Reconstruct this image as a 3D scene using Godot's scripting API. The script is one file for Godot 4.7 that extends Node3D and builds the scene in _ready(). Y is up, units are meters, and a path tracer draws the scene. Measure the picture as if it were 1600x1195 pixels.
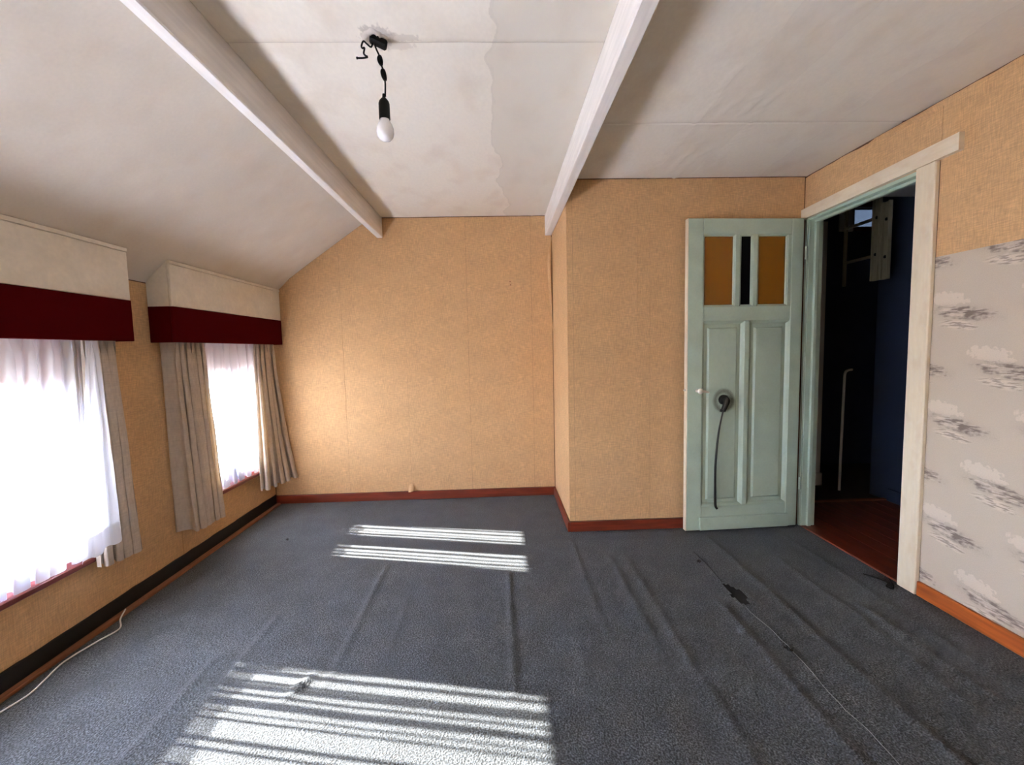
extends Node3D
# An empty attic room: two low curtained windows on the left, a mint door on the right.
# Units are metres. The camera stands at x 0, z 0; the far wall is at z -3.554, the floor at y 0.

const LEFT := -1.87      # face of the window wall
const RIGHT := 2.007     # face of the door wall
const BACK := -3.554     # face of the far wall
const BREAST := -2.81    # face of the chimney breast
const BREAST_X := 0.453  # its side
const TOP := 2.296       # flat ceiling
const FRONT := 1.4       # wall behind the camera
const PELMET := -1.74    # front of the pelmet boxes

var taken := {}
var M := {}
var rng := RandomNumberGenerator.new()

# ------------------------------------------------------------------ helpers
func numbered(called: String) -> String:
	if not taken.has(called):
		taken[called] = 0
		return called
	taken[called] += 1
	return "%s_%03d" % [called, taken[called]]

func tag(o: Node, label: String, category: String, group := "", kind := "") -> void:
	o.set_meta("label", label)
	o.set_meta("category", category)
	if group != "": o.set_meta("group", group)
	if kind != "": o.set_meta("kind", kind)

func base(called: String, label: String, category: String, at := Vector3.ZERO, kind := "", group := "") -> Node3D:
	var o := Node3D.new()
	o.name = numbered(called)
	add_child(o)
	o.position = at
	tag(o, label, category, group, kind)
	return o

func begin() -> SurfaceTool:
	var st := SurfaceTool.new()
	st.begin(Mesh.PRIMITIVE_TRIANGLES)
	return st

func put(st: SurfaceTool, called: String, m: Material, parent: Node, at := Vector3.ZERO) -> MeshInstance3D:
	var o := MeshInstance3D.new()
	o.mesh = st.commit()
	o.name = called
	o.material_override = m
	o.position = at
	o.cast_shadow = GeometryInstance3D.SHADOW_CASTING_SETTING_ON
	parent.add_child(o, true)
	return o

func tri(st: SurfaceTool, a: Vector3, b: Vector3, c: Vector3, n: Vector3, ua := Vector2.ZERO, ub := Vector2.ZERO, uc := Vector2.ZERO) -> void:
	if (b - a).cross(c - a).dot(n) > 0.0:
		var t := b; b = c; c = t
		var u := ub; ub = uc; uc = u
	for k in [[a, ua], [b, ub], [c, uc]]:
		st.set_normal(n)
		st.set_uv(k[1])
		st.add_vertex(k[0])

func quad(st: SurfaceTool, a: Vector3, b: Vector3, c: Vector3, d: Vector3, out: Vector3, uv := []) -> void:
	var n := (c - a).cross(d - b).normalized()
	if n.dot(out) < 0.0: n = -n
	if uv.is_empty(): uv = [Vector2.ZERO, Vector2(1, 0), Vector2(1, 1), Vector2(0, 1)]
	tri(st, a, b, c, n, uv[0], uv[1], uv[2])
	tri(st, a, c, d, n, uv[0], uv[2], uv[3])

# a chamfered box from corner lo to corner hi; its texture runs along its longest side
func bx(st: SurfaceTool, lo: Vector3, hi: Vector3, bevel := 0.003) -> void:
	var c := (lo + hi) / 2.0
	var h := (hi - lo).abs() / 2.0
	var e: float = minf(bevel, minf(h.x, minf(h.y, h.z)) * 0.45)
	var long: int = h.max_axis_index()
	var shift := Vector2(fposmod(c.x * 7.3 + c.y * 3.1, 5.0), fposmod(c.z * 5.7 + c.y * 9.1, 5.0))
	var uvof := func(p: Vector3, axis: int) -> Vector2:
		var others := [0, 1, 2]
		others.erase(axis)
		if others.has(long):
			var o2: int = others[0] if others[1] == long else others[1]
			return Vector2(p[long], p[o2]) + shift
		return Vector2(p[others[0]], p[others[1]]) + shift
	for axis in 3:
		var a1 := (axis + 1) % 3
		var a2 := (axis + 2) % 3
		for s in [-1.0, 1.0]:
			var n := Vector3.ZERO
			n[axis] = s
			var ps := []
			for q in [[-1, -1], [1, -1], [1, 1], [-1, 1]]:
				var p := Vector3.ZERO
				p[axis] = s * h[axis]
				p[a1] = q[0] * (h[a1] - e)
				p[a2] = q[1] * (h[a2] - e)
				ps.append(p + c)
			quad(st, ps[0], ps[1], ps[2], ps[3], n, ps.map(func(p): return uvof.call(p, axis)))
	if e <= 0.0: return
	for axis in 3:
		var a1 := (axis + 1) % 3
		var a2 := (axis + 2) % 3
		for s1 in [-1.0, 1.0]:
			for s2 in [-1.0, 1.0]:
				var p := []
				for t in [[-1.0, 0], [1.0, 0], [1.0, 1], [-1.0, 1]]:
					var v := Vector3.ZERO
					v[axis] = t[0] * (h[axis] - e)
					v[a1] = s1 * (h[a1] - (e if t[1] == 1 else 0.0))
					v[a2] = s2 * (h[a2] - (0.0 if t[1] == 1 else e))
					p.append(v + c)
				var n := Vector3.ZERO
				n[a1] = s1
				n[a2] = s2
				quad(st, p[0], p[1], p[2], p[3], n, p.map(func(v): return uvof.call(v, a1)))
	for sx in [-1.0, 1.0]:
		for sy in [-1.0, 1.0]:
			for sz in [-1.0, 1.0]:
				var s := Vector3(sx, sy, sz)
				tri(st, c + s * Vector3(h.x, h.y - e, h.z - e), c + s * Vector3(h.x - e, h.y, h.z - e), c + s * Vector3(h.x - e, h.y - e, h.z), s.normalized())

func box(called: String, lo: Vector3, hi: Vector3, m: Material, parent: Node, bevel := 0.003) -> MeshInstance3D:
	var st := begin()
	bx(st, lo, hi, bevel)
	return put(st, called, m, parent)

# a flat plate with any outline: (x, y) of the outline along ax and ay, thickness t along n
func plate(st: SurfaceTool, poly: PackedVector2Array, o: Vector3, ax: Vector3, ay: Vector3, n: Vector3, t: float) -> void:
	var idx := Geometry2D.triangulate_polygon(poly)
	var at := func(k: int, d: float) -> Vector3: return o + ax * poly[k].x + ay * poly[k].y + n * d
	for k in range(0, idx.size(), 3):
		tri(st, at.call(idx[k], t), at.call(idx[k + 1], t), at.call(idx[k + 2], t), n, poly[idx[k]], poly[idx[k + 1]], poly[idx[k + 2]])
		tri(st, at.call(idx[k], 0.0), at.call(idx[k + 1], 0.0), at.call(idx[k + 2], 0.0), -n, poly[idx[k]], poly[idx[k + 1]], poly[idx[k + 2]])
	var mid := Vector2.ZERO
	for p in poly: mid += p / poly.size()
	for k in poly.size():
		var j := (k + 1) % poly.size()
		var e := poly[j] - poly[k]
		var side := Vector2(e.y, -e.x)
		if not Geometry2D.is_polygon_clockwise(poly): side = Vector2(e.y, -e.x)
		else: side = Vector2(-e.y, e.x)
		quad(st, at.call(k, 0.0), at.call(j, 0.0), at.call(j, t), at.call(k, t), ax * side.x + ay * side.y, [poly[k], poly[j], poly[j], poly[k]])

# a smooth tube through points; radius may be a list
func tube(st: SurfaceTool, pts: Array, radius, sides := 8, smooth := 4, capped := true) -> void:
	var curve := Curve3D.new()
	var path: Array = []
	var rad: Array = []
	for k in pts.size():
		var p: Vector3 = pts[k]
		if k == pts.size() - 1 or smooth <= 1:
			path.append(p)
			rad.append(radius[k] if radius is Array else radius)
			continue
		var p0: Vector3 = pts[maxi(k - 1, 0)]
		var p1: Vector3 = pts[k + 1]
		var p2: Vector3 = pts[mini(k + 2, pts.size() - 1)]
		for s in smooth:
			var t := float(s) / smooth
			path.append(p.cubic_interpolate(p1, p0, p2, t))
			rad.append(lerpf(radius[k], radius[k + 1], t) if radius is Array else radius)
	var up := Vector3(0.13, 0.31, 0.94).normalized()
	var rings := []
	for k in path.size():
		var d: Vector3 = (path[mini(k + 1, path.size() - 1)] - path[maxi(k - 1, 0)]).normalized()
		var side := d.cross(up)
		if side.length() < 0.1: side = d.cross(Vector3.RIGHT)
		side = side.normalized()
		up = side.cross(d).normalized()
		var ring := []
		for s in sides:
			var a := TAU * s / sides
			var dir := side * cos(a) + up * sin(a)
			ring.append([path[k] + dir * rad[k], dir])
		rings.append(ring)
	for k in rings.size() - 1:
		for s in sides:
			var a = rings[k][s]
			var b = rings[k][(s + 1) % sides]
			var c = rings[k + 1][(s + 1) % sides]
			var d = rings[k + 1][s]
			smooth_quad(st, [a, b, c, d])
	if capped:
		for e in [[0, 1], [rings.size() - 1, rings.size() - 2]]:
			var n: Vector3 = (path[e[0]] - path[e[1]]).normalized()
			for s in range(1, sides - 1):
				tri(st, rings[e[0]][0][0], rings[e[0]][s][0], rings[e[0]][s + 1][0], n)

func smooth_quad(st: SurfaceTool, q: Array) -> void:
	for t in [[0, 1, 2], [0, 2, 3]]:
		var a = q[t[0]]
		var b = q[t[1]]
		var c = q[t[2]]
		if (b[0] - a[0]).cross(c[0] - a[0]).dot(a[1] + b[1] + c[1]) > 0.0:
			var x = b; b = c; c = x
		for v in [a, b, c]:
			st.set_normal(v[1])
			st.set_uv(Vector2.ZERO)
			st.add_vertex(v[0])

# a turned shape: profile of (radius, height) round axis y at point o, along direction dir
func lathe(st: SurfaceTool, prof: Array, o: Vector3, dir := Vector3.UP, sides := 24) -> void:
	var side := dir.cross(Vector3(0.3, 0.2, 0.93)).normalized()
	var other := side.cross(dir).normalized()
	var rings := []
	for k in prof.size():
		var p: Vector2 = prof[k]
		var tan: Vector2 = prof[mini(k + 1, prof.size() - 1)] - prof[maxi(k - 1, 0)]
		var ring := []
		for s in sides:
			var a := TAU * s / sides
			var out := side * cos(a) + other * sin(a)
			ring.append([o + out * p.x + dir * p.y, (out * tan.y - dir * tan.x).normalized()])
		rings.append(ring)
	for k in rings.size() - 1:
		for s in sides:
			smooth_quad(st, [rings[k][s], rings[k][(s + 1) % sides], rings[k + 1][(s + 1) % sides], rings[k + 1][s]])

# a grid of points from a function (i, j) -> Vector3, smooth normals
func grid(st: SurfaceTool, nu: int, nv: int, f: Callable, skip = null, uvf = null) -> void:
	for j in nv + 1:
		for i in nu + 1:
			st.set_uv(uvf.call(i, j) if uvf != null else Vector2(float(i) / nu, float(j) / nv))
			st.add_vertex(f.call(i, j))
	var w := nu + 1
	for j in nv:
		for i in nu:
			if skip != null and skip.call(i, j): continue
			var a := j * w + i
			for k in [a, a + w, a + w + 1, a, a + w + 1, a + 1]: st.add_index(k)
	st.generate_normals()

# ------------------------------------------------------------------ textures and materials
func noise_layer(w: int, h: int, freq: float, sx: int, sy: int, seed_: int, kind := FastNoiseLite.TYPE_SIMPLEX_SMOOTH, octaves := 3) -> PackedByteArray:
	var n := FastNoiseLite.new()
	n.seed = seed_
	n.noise_type = kind
	n.frequency = freq
	n.fractal_octaves = octaves
	var im := n.get_seamless_image(w / sx, h / sy, false, false, 0.15, true)
	if sx > 1 or sy > 1: im.resize(w, h, Image.INTERPOLATE_CUBIC)
	im.convert(Image.FORMAT_L8)
	return im.get_data()

# layers: [frequency, stretch x, stretch y, amount, colour it leans to]
func tex(w: int, h: int, color: Color, layers: Array, seed_: int) -> ImageTexture:
	var data := []
	for k in layers.size():
		data.append(noise_layer(w, h, layers[k][0], layers[k][1], layers[k][2], seed_ + k))
	var out := PackedByteArray()
	out.resize(w * h * 3)
	for p in w * h:
		var c := color
		for k in layers.size():
			var v: float = (data[k][p] / 255.0 - 0.5) * 2.0 * layers[k][3]
			if layers[k].size() > 4: c = c.lerp(layers[k][4], clampf(v, 0.0, 1.0))
			else: c = Color(c.r * (1.0 + v), c.g * (1.0 + v), c.b * (1.0 + v))
		out[p * 3] = clampi(int(c.r * 255.0), 0, 255)
		out[p * 3 + 1] = clampi(int(c.g * 255.0), 0, 255)
		out[p * 3 + 2] = clampi(int(c.b * 255.0), 0, 255)
	return ImageTexture.create_from_image(Image.create_from_data(w, h, false, Image.FORMAT_RGB8, out))

func relief(w: int, h: int, layers: Array, seed_: int) -> ImageTexture:
	return tex(w, h, Color(0.5, 0.5, 0.5), layers, seed_)

func mat(name_: String, color: Color, rough: float, t: Texture2D = null, scale := Vector3.ONE, world := false) -> StandardMaterial3D:
	var m := StandardMaterial3D.new()
	m.resource_name = name_
	m.albedo_color = color if t == null else Color.WHITE
	m.roughness = rough
	if t != null:
		m.albedo_texture = t
		m.uv1_scale = scale
		if world:
			m.uv1_triplanar = true
			m.uv1_world_triplanar = true
	M[name_] = m
	return m

func bump(m: StandardMaterial3D, t: Texture2D, cm: float) -> void:
	m.heightmap_enabled = true
	m.heightmap_texture = t
	m.heightmap_scale = cm

func c8(r: int, g: int, b: int) -> Color:
	return Color8(r, g, b)

func cloud_print() -> ImageTexture:
	# one repeat, 0.36 m by 0.49 m, two cloud banks set half a drop apart
	var w := 720
	var h := 980
	var puff := noise_layer(w, h, 0.016, 1, 1, 71)
	var streak := noise_layer(w, h, 0.022, 5, 1, 75)
	var wisp := noise_layer(w, h, 0.05, 6, 1, 77)
	var fine := noise_layer(w, h, 0.09, 1, 1, 79)
	var paper := c8(201, 186, 166)
	var light := c8(221, 205, 186)
	var dark := c8(112, 98, 90)
	var out := PackedByteArray()
	out.resize(w * h * 3)
	var spots := [Vector2(250, 250), Vector2(610, 740)]
	for y in h:
		for x in w:
			var c := paper
			var p := y * w + x
			var pn := puff[p] / 255.0
			var sn := streak[p] / 255.0
			var wn := wisp[p] / 255.0
			var fn := fine[p] / 255.0
			for s in spots:
				var dx: float = fposmod(x - s.x + w / 2.0, w) - w / 2.0
				var dy: float = fposmod(y - s.y + h / 2.0, h) - h / 2.0
				if absf(dy) > 260.0: continue
				# the bank slants down to the right
				dy = (dy - dx * 0.16) / 1.12
				dx /= 1.32
				var top := exp(-pow((dx + 80.0) / 150.0, 2.0) - pow((dy + 92.0) / 66.0, 2.0))
				c = c.lerp(light, clampf((top * (0.35 + pn * 1.1) - 0.42) * 9.0, 0.0, 0.75))
				var belly := exp(-pow((dx - 20.0) / 215.0, 2.0) - pow((dy - 4.0) / 62.0, 2.0))
				c = c.lerp(dark, clampf(belly * belly * (0.15 + pn * 0.5), 0.0, 0.42))
				c = c.lerp(dark, clampf((belly * (0.1 + sn * 1.1 + (wn - 0.5) * 0.7 + (pn - 0.5) * 0.6) - 0.36) * 2.3, 0.0, 0.72))
				c = c.lerp(light, clampf((belly * (1.1 - sn + (wn - 0.5) * 0.9) - 0.42) * 3.0, 0.0, 0.7))
				var veil := exp(-pow((dx + 10.0) / 180.0, 2.0) - pow((dy - 104.0) / 52.0, 2.0))
				c = c.lerp(light, clampf((veil * (0.2 + wn * 0.9) - 0.40) * 3.0, 0.0, 0.7))
				c = c.lerp(dark, clampf((veil * (1.15 - wn) - 0.52) * 2.4, 0.0, 0.45))
			var g := 0.97 + fn * 0.06
			out[p * 3] = clampi(int(c.r * g * 255.0), 0, 255)
			out[p * 3 + 1] = clampi(int(c.g * g * 255.0), 0, 255)
			out[p * 3 + 2] = clampi(int(c.b * g * 255.0), 0, 255)
	return ImageTexture.create_from_image(Image.create_from_data(w, h, false, Image.FORMAT_RGB8, out))

func ring_stain() -> ImageTexture:
	# left door panel: grime rubbed round the plug, grain by grain
	var w := 240
	var h := 1170
	var im := Image.create(w, h, false, Image.FORMAT_RGB8)
	var green := c8(180, 198, 178)
	var soft := noise_layer(w, h, 0.02, 1, 1, 31)
	var grain := noise_layer(w, h, 0.22, 1, 1, 35)
	for y in h:
		for x in w:
			var c := green * (0.985 + soft[y * w + x] / 255.0 * 0.03)
			var d := Vector2((x - 0.56 * w) * 0.20 / w, (y - 0.416 * h) * 1.13 / h).length()
			var gn := grain[y * w + x] / 255.0
			var ring := exp(-pow((d - 0.064) / 0.020, 2.0)) + 0.5 * exp(-pow(d / 0.045, 2.0))
			c = c.lerp(c8(58, 58, 46), clampf((gn - 0.74 + ring * 0.42) * 3.5, 0.0, 0.85) * minf(ring * 2.0, 1.0))
			if d < 0.075 and gn < 0.36: c = c.lerp(c8(206, 212, 194), 0.5)
			im.set_pixel(x, y, c)
	return ImageTexture.create_from_image(im)

func ceiling_print(w: int, h: int, seed_: int, stains: Array) -> ImageTexture:
	# whitewash with stains that have an outline: [x, y, rx, ry, colour, strength] in shares of the sheet
	var a := noise_layer(w, h, 0.012, 1, 1, seed_)
	var b := noise_layer(w, h, 0.15, 1, 1, seed_ + 1)
	var white := c8(234, 227, 214)
	var im := Image.create(w, h, false, Image.FORMAT_RGB8)
	for y in h:
		for x in w:
			var an := a[y * w + x] / 255.0
			var bn := b[y * w + x] / 255.0
			var c := white.lerp(c8(214, 200, 184), clampf((an - 0.5) * 0.9, 0.0, 0.4))
			for s in stains:
				var d := Vector2((x / float(w) - s[0]) / s[2], (y / float(h) - s[1]) / s[3]).length() + (an - 0.5) * (0.9 if s[2] < 0.07 else 0.3) + (bn - 0.5) * (0.9 if s[2] < 0.07 else 0.0)
				if d < 1.0:
					c = c.lerp(s[4], s[5] * (0.75 + bn * 0.5))
				elif d < 1.03:
					c = c.lerp(s[4] * 0.95, s[5])
			im.set_pixel(x, y, c * (0.985 + bn * 0.03))
	return ImageTexture.create_from_image(im)

func materials() -> void:
	var weave := tex(1024, 1024, c8(208, 167, 119), [[0.11, 10, 1, 0.075], [0.11, 1, 10, 0.075], [0.25, 1, 1, 0.05], [0.004, 1, 1, 0.02], [0.05, 1, 10, 0.12, c8(176, 132, 86)]], 11)
	var paper := mat("grasscloth", Color.WHITE, 0.85, weave, Vector3.ONE * 1.35, true)
	bump(paper, relief(1024, 1024, [[0.11, 10, 1, 0.4], [0.11, 1, 10, 0.4]], 11), 0.04)
	mat("bare_wall", c8(96, 68, 44), 0.95)
	mat("clouds", Color.WHITE, 0.8, cloud_print(), Vector3(1.0 / 0.36, -1.0 / 0.49, 1))
	M.clouds.uv1_offset = Vector3(-0.07, 0.51, 0)
	var white := tex(256, 256, c8(228, 219, 210), [[0.02, 1, 1, 0.02], [0.1, 1, 1, 0.015]], 23)
	mat("whitewash", Color.WHITE, 0.9, white, Vector3.ONE * 1.3, true)
	mat("plaster", c8(205, 196, 186), 0.95)
	var slope := tex(512, 512, c8(222, 213, 200), [[0.01, 1, 1, 0.03], [0.012, 1, 1, 0.35, c8(206, 184, 162)], [0.2, 1, 1, 0.02]], 29)
	mat("slope", Color.WHITE, 0.9, slope, Vector3.ONE * 0.7, true)
	var beam := tex(512, 256, c8(232, 226, 220), [[0.05, 12, 1, 0.03], [0.02, 2, 1, 0.02]], 37)
	mat("beam", Color.WHITE, 0.6, beam, Vector3(0.8, 3.0, 1))
	bump(M.beam, relief(512, 256, [[0.09, 16, 1, 0.5]], 41), 0.06)
	var cream := tex(256, 256, c8(232, 224, 208), [[0.02, 1, 1, 0.03], [0.1, 1, 1, 0.02]], 43)
	mat("cream", Color.WHITE, 0.75, cream, Vector3.ONE * 1.5, true)
	var trim := tex(512, 256, c8(230, 214, 186), [[0.06, 10, 1, 0.02], [0.012, 1, 1, 0.30, c8(206, 176, 142)], [0.05, 1, 1, 0.25, c8(238, 230, 220)]], 47)
	mat("casing", Color.WHITE, 0.55, trim, Vector3(0.9, 3.0, 1))
	mat("maroon", c8(74, 5, 8), 0.95)
	M.maroon.metallic_specular = 0.15
	mat("maroon_wood", c8(84, 30, 26), 0.4)
	var red := tex(512, 128, c8(122, 50, 30), [[0.06, 14, 1, 0.16], [0.02, 3, 1, 0.10], [0.03, 6, 1, 0.4, c8(84, 28, 18)]], 53)
	mat("redwood", Color.WHITE, 0.4, red, Vector3(0.9, 5.0, 1))
	var orange := tex(512, 128, c8(176, 90, 38), [[0.06, 14, 1, 0.12], [0.02, 3, 1, 0.10], [0.03, 6, 1, 0.35, c8(120, 50, 20)]], 59)
	mat("orangewood", Color.WHITE, 0.4, orange, Vector3(0.9, 5.0, 1))
	var sill := tex(512, 128, c8(112, 50, 44), [[0.06, 14, 1, 0.10], [0.02, 3, 1, 0.08]], 61)
	mat("sill", Color.WHITE, 0.35, sill, Vector3(0.9, 3.0, 1))
	var batten := tex(512, 128, c8(136, 84, 54), [[0.06, 14, 1, 0.16], [0.02, 3, 1, 0.10]], 67)
	mat("batten", Color.WHITE, 0.6, batten, Vector3(0.9, 5.0, 1))
	mat("black_paint", c8(17, 15, 15), 0.6)
	var pile := tex(1024, 1024, c8(64, 67, 69), [[0.13, 1, 1, 0.8], [0.035, 1, 1, 0.10], [0.006, 1, 1, 0.10], [0.30, 1, 1, 0.25]], 83)
	mat("carpet", Color.WHITE, 0.98, pile, Vector3.ONE * 0.9, true)
	bump(M.carpet, relief(1024, 1024, [[0.13, 1, 1, 0.8]], 83), 0.4)
	M.carpet.rim_enabled = true
	M.carpet.rim = 0.2
	mat("underlay", c8(32, 30, 29), 0.98)
	mat("thread", c8(118, 120, 120), 0.9)
	mat("mint", c8(180, 198, 178), 0.42, tex(256, 256, c8(180, 198, 178), [[0.012, 1, 1, 0.03], [0.15, 1, 1, 0.015]], 91), Vector3.ONE * 1.4)
	M.mint.uv1_triplanar = true
	mat("mint_stained", Color.WHITE, 0.45, ring_stain())
	mat("amber", Color(0.66, 0.42, 0.10, 0.6), 0.35)
	M.amber.transparency = BaseMaterial3D.TRANSPARENCY_ALPHA
	bump(M.amber, null, 0.0)
	M.amber.heightmap_enabled = false
	mat("dark_glass", c8(8, 8, 13), 0.5)
	M.dark_glass.metallic_specular = 0.2
	mat("black_rubber", c8(20, 22, 18), 0.5)
	mat("black_plastic", c8(8, 8, 8), 0.5)
	M.black_plastic.metallic_specular = 0.3
	mat("ivory", c8(226, 220, 204), 0.3)
	var linen := tex(256, 512, c8(196, 182, 166), [[0.09, 6, 1, 0.04], [0.09, 1, 8, 0.05], [0.01, 1, 1, 0.03]], 101)
	mat("linen", Color.WHITE, 0.95, linen, Vector3.ONE * 3.0, true)
	M.linen.backlight_enabled = true
	M.linen.backlight = Color(0.30, 0.27, 0.22)
	M.linen.cull_mode = BaseMaterial3D.CULL_DISABLED
	for k in [["sheer", 0.70], ["sheer_hem", 0.92]]:
		var s := mat(k[0], Color(0.93, 0.94, 0.96, k[1]), 0.95)
		s.transparency = BaseMaterial3D.TRANSPARENCY_ALPHA
		s.backlight_enabled = true
		s.backlight = Color(0.9, 0.9, 0.92) if k[0] == "sheer" else Color(0.42, 0.42, 0.44)
		s.cull_mode = BaseMaterial3D.CULL_DISABLED
	mat("pane", Color(0.9, 0.95, 0.95, 0.06), 0.02)
	M.pane.transparency = BaseMaterial3D.TRANSPARENCY_ALPHA
	mat("bulb", c8(240, 238, 236), 0.10)
	M.bulb.backlight_enabled = true
	M.bulb.backlight = Color(0.6, 0.6, 0.6)
	mat("navy", c8(36, 46, 70), 0.8)
	mat("hall_white", c8(196, 190, 184), 0.7)
	mat("hall_ceiling", c8(190, 186, 182), 0.9)
	var floor_red := tex(512, 128, c8(112, 48, 28), [[0.06, 14, 1, 0.16], [0.02, 3, 1, 0.12]], 107)
	mat("hall_floor", Color.WHITE, 0.35, floor_red, Vector3(0.9, 4.0, 1))
	mat("lino", c8(66, 52, 46), 0.6)
	mat("ladder", c8(138, 130, 108), 0.5)
	M.ladder.metallic = 0.3
	mat("white_cable", c8(226, 222, 214), 0.5)

# ------------------------------------------------------------------ the scene
func _ready() -> void:
	rng.seed = 1
	# camera
	var cam := Camera3D.new()
	cam.name = "camera"
	cam.position = Vector3(0, 1.23, 0)
	cam.rotation = Vector3(-0.0764, -0.0299, -0.0228)
	cam.fov = 83.13
	cam.near = 0.05
	cam.far = 200.0
	add_child(cam)
	cam.make_current()
	# sky, exposure
	var env := Environment.new()
	env.background_mode = Environment.BG_SKY
	var sky := Sky.new()
	var air := ProceduralSkyMaterial.new()
	air.sky_top_color = Color(0.46, 0.60, 0.82)
	air.sky_horizon_color = Color(0.80, 0.87, 0.95)
	air.ground_horizon_color = Color(0.62, 0.62, 0.60)
	air.ground_bottom_color = Color(0.42, 0.40, 0.38)
	air.sky_energy_multiplier = 2.8
	air.ground_energy_multiplier = 2.0
	air.sun_angle_max = 4.0
	sky.sky_material = air
	env.sky = sky
	env.ambient_light_source = Environment.AMBIENT_SOURCE_SKY
	env.tonemap_mode = Environment.TONE_MAPPER_LINEAR
	env.tonemap_exposure = 8.4
	env.sdfgi_enabled = true
	env.ssao_enabled = true
	env.ssil_enabled = true
	var we := WorldEnvironment.new()
	we.name = "environment"
	we.environment = env
	add_child(we)
	# the sun stands low outside the windows, a little behind the far corner
	var sun := DirectionalLight3D.new()
	sun.name = "sun"
	sun.basis = Basis.looking_at(Vector3(1.0, -0.53, 0.212).normalized(), Vector3.UP)
	sun.light_color = Color(0.99, 0.985, 0.97)
	sun.light_energy = 10.0
	sun.light_angular_distance = 0.53
	sun.shadow_enabled = true
	add_child(sun)

	materials()
	shell()
	carpet()
	ceiling()
	trims()
	door()
	hall()
	for k in 3: window(k)
	curtains()
	lamp()
	small_things()

# ---- the room
func top_of(x: float) -> float:
	# height of the ceiling over x: the slope comes down to the window wall in a shallow curve
	var pts := [Vector2(-1.99, 1.52), Vector2(-1.87, 1.635), Vector2(-1.725, 1.768), Vector2(-1.655, 1.836), Vector2(-1.49, 1.954), Vector2(-1.06, 2.252), Vector2(-0.995, TOP), Vector2(9, TOP)]
	for k in pts.size() - 1:
		if x <= pts[k + 1].x:
			return lerpf(pts[k].y, pts[k + 1].y, (x - pts[k].x) / (pts[k + 1].x - pts[k].x))
	return TOP

func strip(parent: Node, poly: Array, o: Vector3, ax: Vector3, ay: Vector3, n: Vector3, m: Material, called := "wallpaper_strip", t := 0.0025) -> MeshInstance3D:
	var st := begin()
	plate(st, PackedVector2Array(poly), o, ax, ay, n, t)
	return put(st, called, m, parent)

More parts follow.
